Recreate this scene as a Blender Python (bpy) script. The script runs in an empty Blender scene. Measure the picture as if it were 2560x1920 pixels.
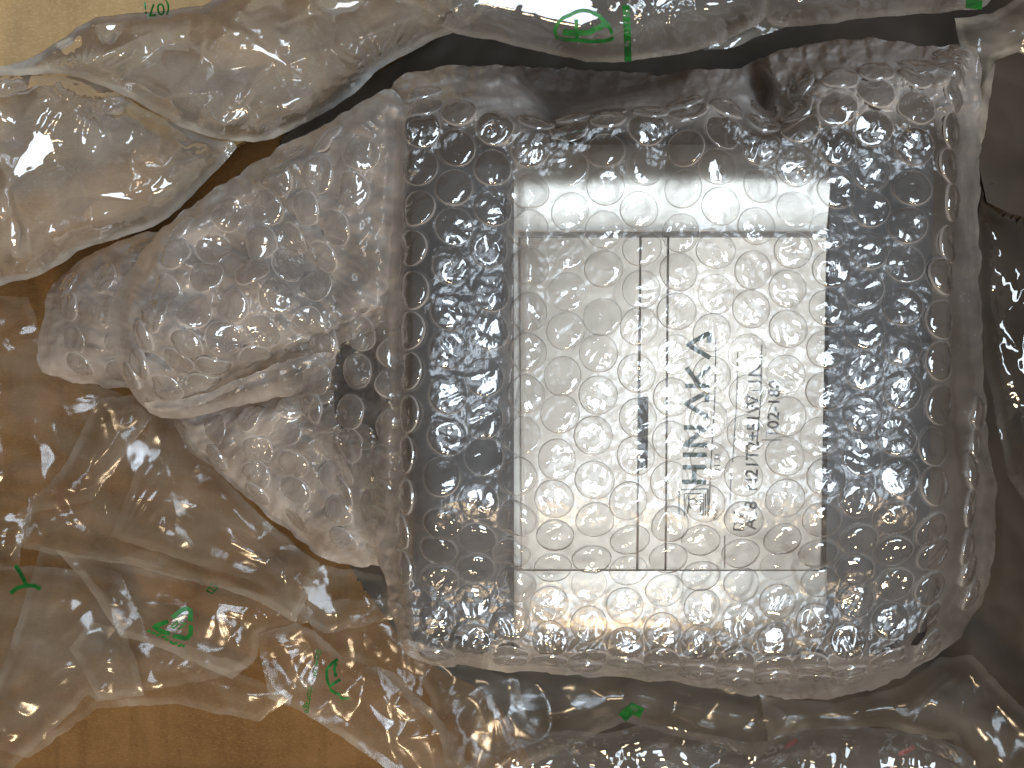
import bpy, math, random
import numpy as np
R = math.radians
random.seed(7)
sc = bpy.context.scene
COL = sc.collection

# ---------------------------------------------------------------- camera
CAM_Z = 0.330            # camera height above the box floor (m)
cam_d = bpy.data.cameras.new('camera'); cam = bpy.data.objects.new('camera', cam_d); COL.objects.link(cam)
cam.location = (0, 0, CAM_Z); cam.rotation_euler = (0, 0, 0)
cam_d.sensor_width = 36; cam_d.lens = 36 * 0.230 / 0.256
cam_d.clip_start = 0.01; cam_d.clip_end = 20
sc.camera = cam

# ---------------------------------------------------------------- light
w = bpy.data.worlds.new('World'); sc.world = w; w.use_nodes = True
bg = w.node_tree.nodes['Background']; bg.inputs[0].default_value = (0.66, 0.54, 0.42, 1); bg.inputs[1].default_value = 0.15

def area(name, loc, target, sx, sy, power, color):
    l = bpy.data.lights.new(name, 'AREA'); l.shape = 'RECTANGLE'; l.size = sx; l.size_y = sy
    l.energy = power; l.color = color
    o = bpy.data.objects.new(name, l); COL.objects.link(o); o.location = loc
    from mathutils import Vector
    o.rotation_euler = (Vector(target) - Vector(loc)).to_track_quat('-Z', 'Y').to_euler()
    return o
area('window_light', (0.27, -0.13, 1.35), (0, 0, 0.05), 0.85, 0.46, 14.5, (0.74, 0.87, 1.0))
area('room_lamp', (0.05, -0.78, 0.92), (0, 0, 0.05), 0.24, 0.14, 6.0, (1.0, 0.74, 0.46))
sc.view_settings.view_transform = 'Standard'; sc.view_settings.look = 'None'
sc.view_settings.exposure = 0.06; sc.view_settings.gamma = 1.0
sc.render.engine = 'CYCLES'
cy = sc.cycles
cy.max_bounces = 14; cy.transparent_max_bounces = 32; cy.diffuse_bounces = 4; cy.glossy_bounces = 5; cy.transmission_bounces = 6
cy.caustics_reflective = False; cy.caustics_refractive = False
cy.sample_clamp_indirect = 4.0
cy.use_denoising = True

# ---------------------------------------------------------------- units: photograph pixels -> metres at a given height
def S_(z): return (CAM_Z - z) / 0.230 * 1e-4
def P(px, py, z):
    s = S_(z); return np.stack([(px - 1280) * s, (960 - py) * s, z + 0 * s * px], -1)
def proj(W):
    s = S_(W[..., 2]); return W[..., 0] / s + 1280, 960 - W[..., 1] / s
K = 2560 / 2212.0
def wobble(pts, a, size=60, seed=0):
    q = []
    for i in range(len(pts)):
        p0 = np.array(pts[i]); p1 = np.array(pts[(i + 1) % len(pts)]); n = max(1, int(np.hypot(*(p1 - p0)) / 12))
        for k in range(n):
            p = p0 + (p1 - p0) * k / n; q.append((p[0] + a * float(perlin(p[0] / size, p[1] / size, seed)) + .4 * a * float(perlin(p[0] / size * 3, p[1] / size * 3, seed + 2)), p[1] + a * float(perlin(p[0] / size + 9, p[1] / size, seed + 1)) + .4 * a * float(perlin(p[0] / size * 3, p[1] / size * 3 + 5, seed + 3))))
    return q
def poly(pts): return [(x * K, y * K) for x, y in pts]

# ---------------------------------------------------------------- noise
def _hash(ix, iy, seed):
    h = (ix.astype(np.int64) * 374761393 + iy.astype(np.int64) * 668265263 + seed * 2147483647) & 0xffffffff
    h = ((h ^ (h >> 13)) * 1274126177) & 0xffffffff
    return ((h ^ (h >> 16)) & 0xffff) / 65535.0 * 2 * np.pi
def perlin(x, y, seed=0):
    x = np.asarray(x, float); y = np.asarray(y, float)
    ix = np.floor(x); iy = np.floor(y); fx = x - ix; fy = y - iy
    def g(a, b):
        t = _hash(ix + a, iy + b, seed); return np.cos(t) * (fx - a) + np.sin(t) * (fy - b)
    u = fx ** 3 * (fx * (fx * 6 - 15) + 10); v = fy ** 3 * (fy * (fy * 6 - 15) + 10)
    return (g(0, 0) * (1 - u) + g(1, 0) * u) * (1 - v) + (g(0, 1) * (1 - u) + g(1, 1) * u) * v
def folds(x, y, size, seed, octaves=3, gain=0.5, warp=0.5, stretch=1.0, ang=0.0):
    """sharp crease noise, 0..~0.6; size is the crease spacing in pixels"""
    c, s = math.cos(ang), math.sin(ang)
    X = (x * c + y * s) / size / stretch; Y = (-x * s + y * c) / size
    wx = perlin(X * 0.7, Y * 0.7, seed + 90); wy = perlin(X * 0.7 + 9, Y * 0.7, seed + 91)
    X = X + warp * wx; Y = Y + warp * wy
    r = 0; a = 1
    for k in range(octaves):
        t = 0.9 * k
        xr = X * math.cos(t) - Y * math.sin(t); yr = X * math.sin(t) + Y * math.cos(t)
        r = r + a * np.abs(perlin(xr, yr, seed + k)); a *= gain; X = X * 1.9 + 3.1; Y = Y * 1.9 - 1.7
    return r
def facets(x, y, size, seed, steep=1.0):
    """crumpled plastic: flat facets meeting in sharp creases (cell planes), in units of `size` pixels"""
    X = x / size; Y = y / size; ix = np.floor(X); iy = np.floor(Y)
    best = np.full(X.shape, 1e9); second = np.full(X.shape, 1e9); val = np.zeros(X.shape)
    for a in (-1, 0, 1):
        for b in (-1, 0, 1):
            h1 = _hash(ix + a, iy + b, seed) / (2 * np.pi); h2 = _hash(ix + a, iy + b, seed + 5) / (2 * np.pi)
            dx = X - (ix + a + h1); dy = Y - (iy + b + h2)
            t = _hash(ix + a, iy + b, seed + 11); h3 = _hash(ix + a, iy + b, seed + 17) / (2 * np.pi)
            d = np.abs(dx * np.cos(t) + dy * np.sin(t)) * 1.2 + 0.55 * np.abs(-dx * np.sin(t) + dy * np.cos(t))
            second = np.minimum(np.maximum(best, d), second)
            best = np.minimum(best, d)
    return (0.7 - best) * steep

def sdf(px, py, pts):
    """signed distance (inside positive) to polygon, pixels"""
    d = np.full(px.shape, 1e18); ins = np.zeros(px.shape, bool)
    n = len(pts)
    for i in range(n):
        ax, ay = pts[i]; bx, by = pts[(i + 1) % n]
        ex, ey = bx - ax, by - ay; wx = px - ax; wy = py - ay
        t = np.clip((wx * ex + wy * ey) / (ex * ex + ey * ey + 1e-9), 0, 1)
        d = np.minimum(d, (wx - t * ex) ** 2 + (wy - t * ey) ** 2)
        c = ((ay > py) != (by > py)) & (px < (bx - ax) * (py - ay) / (by - ay + 1e-12) + ax)
        ins ^= c
    d = np.sqrt(d); return np.where(ins, d, -d)
def smooth_poly(pts, it=2, jitter=0, seed=0):
    rs = random.Random(seed)
    for _ in range(it):
        q = []
        for i in range(len(pts)):
            a = pts[i]; b = pts[(i + 1) % len(pts)]
            q.append((a[0] * .75 + b[0] * .25, a[1] * .75 + b[1] * .25)); q.append((a[0] * .25 + b[0] * .75, a[1] * .25 + b[1] * .75))
        pts = q
        if jitter: pts = [(x + rs.uniform(-jitter, jitter), y + rs.uniform(-jitter, jitter)) for x, y in pts]
    return pts
def blur(A, n, it=2):
    for _ in range(it):
        for ax in (0, 1):
            k = 2 * n + 1
            B = np.pad(A, [(n + 1, n) if i == ax else (0, 0) for i in (0, 1)], mode='edge')
            c = np.cumsum(B, axis=ax)
            A = (np.take(c, range(k, c.shape[ax]), axis=ax) - np.take(c, range(0, c.shape[ax] - k), axis=ax)) / k
    return A
def sstep(a, b, x):
    t = np.clip((x - a) / (b - a), 0, 1); return t * t * (3 - 2 * t)

# ---------------------------------------------------------------- object helpers
def link(name, me, mat, parent=None):
    o = bpy.data.objects.new(name, me); COL.objects.link(o)
    if mat: me.materials.append(mat)
    if parent: o.parent = parent
    return o
def tag(o, label, cat, group=None):
    o['label'] = label; o['category'] = cat
    if group: o['group'] = group
    return o
def empty(name, loc=(0, 0, 0)):
    o = bpy.data.objects.new(name, None); o.empty_display_size = 0.01; COL.objects.link(o); o.location = loc; return o
def np_mesh(name, V, F, smooth=True, attrs=None):
    """V (n,3), F (m,4) or (m,3) int"""
    me = bpy.data.meshes.new(name); V = np.ascontiguousarray(V, np.float32); F = np.ascontiguousarray(F, np.int32)
    m, k = F.shape
    me.vertices.add(len(V)); me.vertices.foreach_set('co', V.ravel())
    me.loops.add(m * k); me.loops.foreach_set('vertex_index', F.ravel())
    me.polygons.add(m); me.polygons.foreach_set('loop_start', np.arange(0, m * k, k, dtype=np.int32))
    try: me.polygons.foreach_set('loop_total', np.full(m, k, np.int32))
    except Exception: pass
    me.polygons.foreach_set('use_smooth', np.full(m, smooth))
    for a, v in (attrs or {}).items():
        at = me.attributes.new(a, 'FLOAT', 'POINT'); at.data.foreach_set('value', np.ascontiguousarray(v, np.float32))
    me.update(calc_edges=True); return me
def parented(o, root):
    o.parent = root
    if root.location.length > 0: o.location = o.location - root.location
    return o

class Surf:
    """a sheet given by its height over the photograph's plan grid"""
    def __init__(s, outline, step=4.0, pad=12):
        xs = [p[0] for p in outline]; ys = [p[1] for p in outline]
        s.o = outline; s.step = step
        s.x0 = min(xs) - pad; s.y0 = min(ys) - pad
        s.nx = int((max(xs) - min(xs) + 2 * pad) / step) + 2; s.ny = int((max(ys) - min(ys) + 2 * pad) / step) + 2
        s.PX, s.PY = np.meshgrid(s.x0 + np.arange(s.nx) * step, s.y0 + np.arange(s.ny) * step)
        s.D = sdf(s.PX, s.PY, outline)
        s.Z = np.zeros(s.PX.shape)
    def z(s, px, py, A=None):
        A = s.Z if A is None else A
        u = np.clip((px - s.x0) / s.step, 0, s.nx - 1.001); v = np.clip((py - s.y0) / s.step, 0, s.ny - 1.001)
        i = np.floor(u).astype(int); j = np.floor(v).astype(int); fu = u - i; fv = v - j
        return (A[j, i] * (1 - fu) + A[j, i + 1] * fu) * (1 - fv) + (A[j + 1, i] * (1 - fu) + A[j + 1, i + 1] * fu) * fv
    def pos(s, px, py, A=None):
        px = np.asarray(px, float); py = np.asarray(py, float); return P(px, py, s.z(px, py, A))
    def build(s, name, mat, parent, attrs=None, hole=None, Z=None):
        Z = s.Z if Z is None else Z
        ins = s.D > 0
        if hole is not None: ins &= ~hole
        q = (ins[:-1, :-1] | ins[1:, :-1] | ins[:-1, 1:] | ins[1:, 1:]) if hole is None else (ins[:-1, :-1] & ins[1:, :-1] & ins[:-1, 1:] & ins[1:, 1:])
        gy, gx = np.gradient(s.D); gl = np.hypot(gx, gy) + 1e-9
        PX = s.PX.copy(); PY = s.PY.copy(); out = s.D < 0
        PX[out] += (gx / gl * -s.D)[out]; PY[out] += (gy / gl * -s.D)[out]
        used = np.zeros(s.PX.shape, bool)
        for a in (0, 1):
            for b in (0, 1): used[a:s.ny - 1 + a, b:s.nx - 1 + b] |= q
        idx = np.full(s.PX.shape, -1); idx[used] = np.arange(used.sum())
        V = P(PX, PY, Z)[used]
        F = np.stack([idx[1:, :-1], idx[1:, 1:], idx[:-1, 1:], idx[:-1, :-1]], -1)[q]
        at = {k: v[used] for k, v in (attrs or {}).items()}
        return link(name, np_mesh(name, V, F, True, at), mat, parent)

# ---------------------------------------------------------------- materials
def nodes(name):
    m = bpy.data.materials.new(name); m.use_nodes = True; nt = m.node_tree; nt.nodes.clear()
    out = nt.nodes.new('ShaderNodeOutputMaterial'); return m, nt, out
def film_mat(name, milk_col, rough, gloss_gain, milk_gain=1.0, bump=0.0, bump_scale=900, bump2=0.0, bump2_scale=150, tint=(1, 1, 1)):
    """thin clear plastic: see-through + a milky scattering share (attribute milk) + a glossy skin"""
    m, nt, out = nodes(name); N = nt.nodes.new; L = nt.links.new
    tr = N('ShaderNodeBsdfTransparent'); tr.inputs[0].default_value = (*tint, 1)
    df = N('ShaderNodeBsdfDiffuse'); df.inputs[0].default_value = (*milk_col, 1)
    tl = N('ShaderNodeBsdfTranslucent'); tl.inputs[0].default_value = (*milk_col, 1)
    mk = N('ShaderNodeMixShader'); mk.inputs[0].default_value = 0.4; L(df.outputs[0], mk.inputs[1]); L(tl.outputs[0], mk.inputs[2])
    at = N('ShaderNodeAttribute'); at.attribute_name = 'milk'
    geo = N('ShaderNodeNewGeometry')
    lw = N('ShaderNodeLayerWeight'); lw.inputs[0].default_value = 0.35
    nz = N('ShaderNodeTexNoise'); nz.inputs['Scale'].default_value = 60; nz.inputs['Detail'].default_value = 4
    co = N('ShaderNodeTexCoord'); L(co.outputs['Object'], nz.inputs['Vector'])
    mr = N('ShaderNodeMapRange'); L(nz.outputs[0], mr.inputs[0]); mr.inputs[1].default_value = .3; mr.inputs[2].default_value = .7; mr.inputs[3].default_value = .65; mr.inputs[4].default_value = 1.35
    a1 = N('ShaderNodeMath'); a1.operation = 'MULTIPLY'; L(at.outputs['Fac'], a1.inputs[0]); L(mr.outputs[0], a1.inputs[1])
    f1 = N('ShaderNodeMath'); f1.operation = 'MULTIPLY_ADD'; L(lw.outputs['Facing'], f1.inputs[0]); f1.inputs[1].default_value = 1.6; f1.inputs[2].default_value = 1.0
    a2 = N('ShaderNodeMath'); a2.operation = 'MULTIPLY'; L(a1.outputs[0], a2.inputs[0]); L(f1.outputs[0], a2.inputs[1])
    a3 = N('ShaderNodeMath'); a3.operation = 'MULTIPLY'; a3.use_clamp = True; L(a2.outputs[0], a3.inputs[0]); a3.inputs[1].default_value = milk_gain
    mx = N('ShaderNodeMixShader'); L(a3.outputs[0], mx.inputs[0]); L(tr.outputs[0], mx.inputs[1]); L(mk.outputs[0], mx.inputs[2])
    gl = N('ShaderNodeBsdfGlossy'); gl.inputs['Roughness'].default_value = rough; gl.inputs[0].default_value = (1, 1, 1, 1)
    fr = N('ShaderNodeFresnel'); fr.inputs[0].default_value = 1.5
    g = N('ShaderNodeMath'); g.operation = 'MULTIPLY'; g.use_clamp = True; L(fr.outputs[0], g.inputs[0]); g.inputs[1].default_value = gloss_gain
    gm = N('ShaderNodeMath'); gm.operation = 'MINIMUM'; L(g.outputs[0], gm.inputs[0]); gm.inputs[1].default_value = 0.5
    m2 = N('ShaderNodeMixShader'); L(gm.outputs[0], m2.inputs[0]); L(mx.outputs[0], m2.inputs[1]); L(gl.outputs[0], m2.inputs[2])
    last = None
    for st, scl in ((bump, bump_scale), (bump2, bump2_scale)):
        if st <= 0: continue
        n2 = N('ShaderNodeTexNoise'); n2.inputs['Scale'].default_value = scl; n2.inputs['Detail'].default_value = 3; L(co.outputs['Object'], n2.inputs['Vector'])
        bp = N('ShaderNodeBump'); bp.inputs['Strength'].default_value = 1.0; bp.inputs['Distance'].default_value = st; L(n2.outputs[0], bp.inputs['Height'])
        if last: L(last.outputs[0], bp.inputs['Normal'])
        last = bp
    if last:
        for s_ in (gl, fr): L(last.outputs[0], s_.inputs['Normal'])
    L(m2.outputs[0], out.inputs[0]); return m
def kraft(name, col, col2, rough):
    m, nt, out = nodes(name); N = nt.nodes.new; L = nt.links.new
    b = N('ShaderNodeBsdfPrincipled'); L(b.outputs[0], out.inputs[0]); b.inputs['Roughness'].default_value = rough; b.inputs['Specular IOR Level'].default_value = 0.25
    co = N('ShaderNodeTexCoord')
    def noise(sc3, scale, det):
        mp = N('ShaderNodeMapping'); mp.inputs['Scale'].default_value = sc3; L(co.outputs['Object'], mp.inputs[0])
        n = N('ShaderNodeTexNoise'); n.inputs['Scale'].default_value = scale; n.inputs['Detail'].default_value = det; n.inputs['Roughness'].default_value = 0.65; L(mp.outputs[0], n.inputs['Vector']); return n
    big = noise((1, 1, 1), 25, 5); fib = noise((1, 2.2, 1), 800, 4); spk = noise((1, 1, 1), 1500, 2); flu = noise((10, 1, 1), 14, 2)
    def mix(f, a, b_, lo, hi):
        r = N('ShaderNodeMix'); r.data_type = 'RGBA'; mr = N('ShaderNodeMapRange'); L(f.outputs[0], mr.inputs[0]); mr.inputs[1].default_value = lo; mr.inputs[2].default_value = hi; L(mr.outputs[0], r.inputs[0])
        for k, v in ((6, a), (7, b_)):
            if isinstance(v, tuple): r.inputs[k].default_value = (*v, 1)
            else: L(v, r.inputs[k])
        return r.outputs[2]
    c = mix(big, col, col2, .35, .65); c = mix(flu, c, tuple(x * .93 for x in col2), .5, .8)
    c = mix(fib, c, tuple(x * 1.3 for x in col), .5, .8); c = mix(spk, c, tuple(x * .35 for x in col2), .66, .74); L(c, b.inputs['Base Color'])
    last = None
    for n, d in ((fib, .00008), (flu, .0004), (big, .0006)):
        bp = N('ShaderNodeBump'); bp.inputs['Distance'].default_value = d; bp.inputs['Strength'].default_value = 1; L(n.outputs[0], bp.inputs['Height'])
        if last: L(last.outputs[0], bp.inputs['Normal'])
        last = bp
    L(last.outputs[0], b.inputs['Normal']); return m
def pbr(name, col, rough=0.5, metal=0.0, bump=0.0, bscale=400, var=0.0, vscale=40, spec=0.5, stretch=(1, 1, 1), col2=None):
    m, nt, out = nodes(name); N = nt.nodes.new; L = nt.links.new
    b = N('ShaderNodeBsdfPrincipled'); L(b.outputs[0], out.inputs[0])
    b.inputs['Roughness'].default_value = rough; b.inputs['Metallic'].default_value = metal; b.inputs['Specular IOR Level'].default_value = spec
    co = N('ShaderNodeTexCoord'); mp = N('ShaderNodeMapping'); mp.inputs['Scale'].default_value = stretch; L(co.outputs['Object'], mp.inputs[0])
    n = N('ShaderNodeTexNoise'); n.inputs['Scale'].default_value = vscale; n.inputs['Detail'].default_value = 6; L(mp.outputs[0], n.inputs['Vector'])
    r = N('ShaderNodeMix'); r.data_type = 'RGBA'
    c2 = col2 or tuple(c * (1 - var) for c in col); c1 = tuple(min(1, c * (1 + var)) for c in col) if not col2 else col
    r.inputs[6].default_value = (*c1, 1); r.inputs[7].default_value = (*c2, 1)
    mr = N('ShaderNodeMapRange'); L(n.outputs[0], mr.inputs[0]); mr.inputs[1].default_value = .35; mr.inputs[2].default_value = .65
    L(mr.outputs[0], r.inputs[0]); L(r.outputs[2], b.inputs['Base Color'])
    if bump > 0:
        n2 = N('ShaderNodeTexNoise'); n2.inputs['Scale'].default_value = bscale; n2.inputs['Detail'].default_value = 4; L(mp.outputs[0], n2.inputs['Vector'])
        bp = N('ShaderNodeBump'); bp.inputs['Distance'].default_value = bump; bp.inputs['Strength'].default_value = 1; L(n2.outputs[0], bp.inputs['Height']); L(bp.outputs[0], b.inputs['Normal'])
    return m

M_sheet = film_mat('bubble_sheet_film', (0.85, 0.785, 0.725), 0.22, 1.3, 1.0, bump=0.00006, bump_scale=2200, bump2=0.00018, bump2_scale=200)
M_dome = film_mat('bubble_dome_film', (0.85, 0.79, 0.73), 0.045, 2.6, 1.0, bump=0.00005, bump_scale=600, bump2=0.0)
M_film = film_mat('pillow_film', (0.76, 0.78, 0.76), 0.03, 2.5, 1.0, bump=0.00002, bump_scale=260)
M_slack = film_mat('slack_pillow_film', (0.74, 0.68, 0.57), 0.16, 1.0, 1.0, bump=0.00003, bump_scale=400)
M_carton_shaded = kraft('kraft_cardboard_shaded', (0.20, 0.104, 0.034), (0.14, 0.070, 0.022), 0.85)  # same cardboard as the flap, darkened in colour for the shade deep in the box
M_carton_lit = kraft('kraft_cardboard_lit', (0.56, 0.385, 0.19), (0.46, 0.31, 0.145), 0.8)  # same cardboard as the floor, paler to carry the window light
M_alu = pbr('brushed_aluminium', (0.43, 0.40, 0.35), 0.34, 0.75, bump=0.00002, bscale=300, stretch=(1, 12, 1), vscale=25, var=0.06)
M_face = pbr('satin_aluminium_face', (0.23, 0.195, 0.155), 0.28, 0.75, vscale=25, var=0.05)
M_black = pbr('black_anodised_plate', (0.013, 0.012, 0.012), 0.45, 0.0, bump=0.00003, bscale=1200, var=0.2)
M_groove = pbr('groove_dark', (0.24, 0.21, 0.18), 0.7)
M_slot = pbr('slot_black', (0.012, 0.012, 0.014), 0.5)
M_ink = pbr('dark_green_ink', (0.05, 0.09, 0.08), 0.6, var=0.1)
M_ink2 = pbr('black_ink', (0.05, 0.05, 0.05), 0.6)
M_green = pbr('green_print_ink', (0.012, 0.15, 0.025), 0.5, var=0.3, vscale=300)
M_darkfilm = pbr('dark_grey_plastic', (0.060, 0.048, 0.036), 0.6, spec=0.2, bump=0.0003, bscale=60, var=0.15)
M_red = pbr('red_print_ink', (0.25, 0.02, 0.015), 0.6)

# ================================================================= CARDBOARD BOX
def box_mesh(name, x0, x1, y0, y1, z0, z1):
    V = np.array([(x, y, z) for z in (z0, z1) for y in (y0, y1) for x in (x0, x1)])
    F = np.array([(0, 2, 3, 1), (4, 5, 7, 6), (0, 1, 5, 4), (2, 6, 7, 3), (0, 4, 6, 2), (1, 3, 7, 5)])
    return np_mesh(name, V, F, False)
carton = empty('cardboard_box'); tag(carton, 'brown corrugated cardboard box whose floor shows beneath all the plastic packing', 'box')
gx, gy = np.meshgrid(np.linspace(-0.194, 0.194, 190), np.linspace(-0.150, 0.150, 150))
gz = 0.0012 * perlin(gx * 18, gy * 18, 3) + 0.0004 * perlin(gx * 60, gy * 25, 4) + 0.00012 * np.sin(gx * 2 * np.pi / 0.0075)
idx = np.arange(gx.size).reshape(gx.shape)
link('floor_panel', np_mesh('floor_panel', np.stack([gx, gy, gz], -1).reshape(-1, 3), np.stack([idx[:-1, :-1], idx[:-1, 1:], idx[1:, 1:], idx[1:, :-1]], -1).reshape(-1, 4)), M_carton_shaded, carton)
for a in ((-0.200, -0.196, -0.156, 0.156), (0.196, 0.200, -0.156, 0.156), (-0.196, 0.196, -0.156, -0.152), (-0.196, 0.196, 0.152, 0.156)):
    link('side_panel', box_mesh('side_panel', *a, -0.002, 0.30 if a[0] > 0.19 else (0.02 if a[2] < -0.154 and a[3] < 0 else 0.16)), M_carton_shaded, carton)
# inner flap at the far corner, its window light put into the colour
fl = Surf(poly([(-120, -90), (1010, -90), (960, 55), (885, 85), (800, 125), (700, 218), (560, 288), (495, 322), (440, 368), (392, 425), (340, 470), (252, 503), (172, 524), (70, 583), (-120, 610)]), 4)
fl.Z = 0.018 + 0.006 * sstep(300, -50, fl.PY) + 0.0012 * perlin(fl.PX / 140, fl.PY / 140, 8)
fo = fl.build('inner_flap', M_carton_lit, carton)
def thicken(o, t):
    md = o.modifiers.new('thickness', 'SOLIDIFY'); md.thickness = t; md.offset = -1
    es = o.modifiers.new('edges', 'EDGE_SPLIT'); es.split_angle = R(50)
thicken(fo, 0.003)

# ================================================================= MOTOR
motor = empty('electric_motor', (0.040, -0.003, 0.0)); tag(motor, 'silver electric motor with black end plates and printed label seen through bubble wrap', 'motor')
TILT = 0.030
def mt(x, y, z): # motor frame -> world: face plane z=0 tilted towards the near side
    x = np.asarray(x, float); y = np.asarray(y, float); z = np.asarray(z, float)
    c = math.cos(math.atan(TILT)); s = math.sin(math.atan(TILT))
    return np.stack([x + 0 * y + 0 * z, y * c - z * s + 0 * x, 0.0885 + y * s + z * c + 0 * x], -1)
def profile(half, rad, flat_in, step_d, depth, n=12):
    if step_d:      # body: two bulging side rails with a recessed flat between them
        def rail(r_out, a6, a_in, width):      # crest of radius r_out, then a long shallow inner slope down to the recess
            q = []
            for i in range(19):
                a = R(90) - i / 18 * R(90 + a6); q.append((half - r_out + r_out * math.sin(a), -r_out + r_out * math.cos(a)))
            rest = width - r_out * (1 + math.sin(R(a6)))
            if rest > 1e-3:
                ri = rest / (math.sin(R(a_in)) - math.sin(R(a6))); x6, z6 = q[-1]
                for i in range(1, 13):
                    a = R(a6 + (a_in - a6) * i / 12); q.append((x6 - ri * (math.sin(a) - math.sin(R(a6))), z6 - ri * (math.cos(R(a6)) - math.cos(a))))
            return q
        up = rail(0.0118, 6, 20, 0.0259); lo = rail(0.0143, -5.6, 0, 0.0259)
        left = [(-q[0], q[1]) for q in lo][::-1]
        return np.array([(half, -depth)] + up + [(flat_in[1], -step_d - 0.002), (flat_in[0], -step_d - 0.002)] + left + [(-half, -depth)])
    p = [(half, -depth)]
    for i in range(n + 1):
        a = i / n * math.pi / 2; p.append((half - rad + rad * math.cos(a), -rad + rad * math.sin(a)))
    if step_d: p += [(flat_in[1] + 0.0006, 0.0), (flat_in[1], -step_d), (flat_in[0], -step_d), (flat_in[0] - 0.0006, 0.0)]
    for i in range(n + 1):
        a = i / n * math.pi / 2; p.append((-half + rad - rad * math.sin(a), -rad + rad * math.cos(a)))
    p.append((-half, -depth)); return np.array(p)
def extrude_x(name, prof, x0, x1, mat, parent, cy0=0.0, bevel=0.0008, smooth=True):
    n = len(prof); rows = []
    cen = prof.mean(0)
    for x, k in ((x0, 1 - bevel / 0.06), (x0 + bevel, 1), (x1 - bevel, 1), (x1, 1 - bevel / 0.06)):
        q = cen + (prof - cen) * k; rows.append(mt(np.full(n, x), q[:, 0] + cy0, q[:, 1]))
    V = np.concatenate(rows)
    F = []
    for r in range(3):
        for i in range(n - 1): F.append((r * n + i, r * n + i + 1, (r + 1) * n + i + 1, (r + 1) * n + i))
    me = bpy.data.meshes.new(name); me.from_pydata(V.tolist(), [], [tuple(f) for f in F] + [tuple(range(n))[::-1], tuple(range(3 * n, 4 * n))]); me.update()
    for p_ in me.polygons: p_.use_smooth = len(p_.vertices) == 4
    me.set_sharp_from_angle(angle=R(30))
    o = link(name, me, mat, parent); parented(o, parent); return o
CY = -0.0052
extrude_x('motor_body', profile(0.0700, 0.0215, (-0.0445, 0.0405), 0.0016, 0.075), 0.0005, 0.0830, M_alu, motor, CY)
extrude_x('front_end_plate', profile(0.0660, 0.006, None, 0, 0.078), -0.0262, 0.0005, M_black, motor, CY + 0.0015, 0.0012)
extrude_x('rear_end_plate', profile(0.0690, 0.007, None, 0, 0.078), 0.0830, 0.1100, M_black, motor, CY + 0.003, 0.0012)
# face sheet with grooves: strips of satin metal separated by dark gaps
def face_px(px, py, up=0.0):
    """a point of the label face under photo position px,py"""
    px = np.asarray(px, float); py = np.asarray(py, float); z = np.full(px.shape, 0.090)
    for _ in range(6):
        s = S_(z); y = (960 - py) * s; z = 0.0885 + (y) * TILT - 0.0016 * 1.0 + up
    return P(px, py, z)
def quad_strip(name, pts, mat, parent, up):
    V = face_px(np.array([p[0] for p in pts]), np.array([p[1] for p in pts]), up)
    o = link(name, np_mesh(name, V, np.array([list(range(len(pts)))[::-1]]), False), mat, parent); return parented(o, parent)
def slab(name, pts, mat, up, th):
    """thin plate lying on the label face, outline in photo plan"""
    n = len(pts); xs = np.array([p[0] for p in pts], float); ys = np.array([p[1] for p in pts], float)
    V = np.concatenate([face_px(xs, ys, up + th), face_px(xs, ys, up)])
    me = bpy.data.meshes.new(name)
    F = [tuple(range(n))[::-1]] + [(i, (i + 1) % n, n + (i + 1) % n, n + i) for i in range(n)]
    me.from_pydata(V.tolist(), [], F); me.update(); o = link(name, me, mat, motor); return parented(o, motor)
slab('face_panel', [(1300, 594), (1598, 594), (1594, 1000), (1590, 1436), (1305, 1436)], M_face, 0.0002, 0.0008)
slab('face_panel', [(1604, 594), (1667, 594), (1661, 1436), (1596, 1436), (1598, 1170), (1619, 1170), (1621, 992), (1601, 992)], M_face, 0.0002, 0.0008)
slab('label_plate', [(1673, 594), (2066, 594), (2050, 1436), (1666, 1436)], M_face, 0.0002, 0.0010)
slab('groove_strip', [(1596, 590), (1606, 590), (1600, 1440), (1588, 1440)], M_groove, 0.00005, 0.0002)
slab('groove_strip', [(1665, 590), (1675, 590), (1668, 1440), (1659, 1440)], M_groove, 0.00005, 0.0002)
slab('slot', [(1597, 992), (1619, 992), (1616, 1168), (1595, 1168)], M_slot, 0.0003, 0.0002)
slab('seam_groove', [(1300, 583), (2066, 583), (2066, 590), (1300, 590)], M_groove, 0.0012, 0.0010)

def strokes(name, segs, width, posf, mat, parent, up=0.0002):
    """flat printed strokes (polylines in photo plan) laid on a surface"""
    V = []; F = []
    for line in segs:
        line = [np.array(p, float) for p in line]
        dense = []
        for a, b in zip(line[:-1], line[1:]):
            n = max(1, int(np.hypot(*(b - a)) / 8))
            dense += [a + (b - a) * k / n for k in range(n)]
        dense.append(line[-1]); base = len(V)
        for i, p in enumerate(dense):
            t = dense[min(i + 1, len(dense) - 1)] - dense[max(i - 1, 0)]; t = t / (np.hypot(*t) + 1e-9); nrm = np.array([-t[1], t[0]]) * width / 2
            ext = -t * width * .25 if i == 0 else (t * width * .25 if i == len(dense) - 1 else 0)
            V += [p + nrm + ext, p - nrm + ext]
        for i in range(len(dense) - 1): F.append((base + 2 * i, base + 2 * i + 2, base + 2 * i + 3, base + 2 * i + 1))
    V = np.array(V); W = posf(V[:, 0], V[:, 1], up)
    o = link(name, np_mesh(name, W, np.array(F), False), mat, parent)
    return parented(o, parent) if parent.parent is None and parent.type == 'EMPTY' else o
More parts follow.
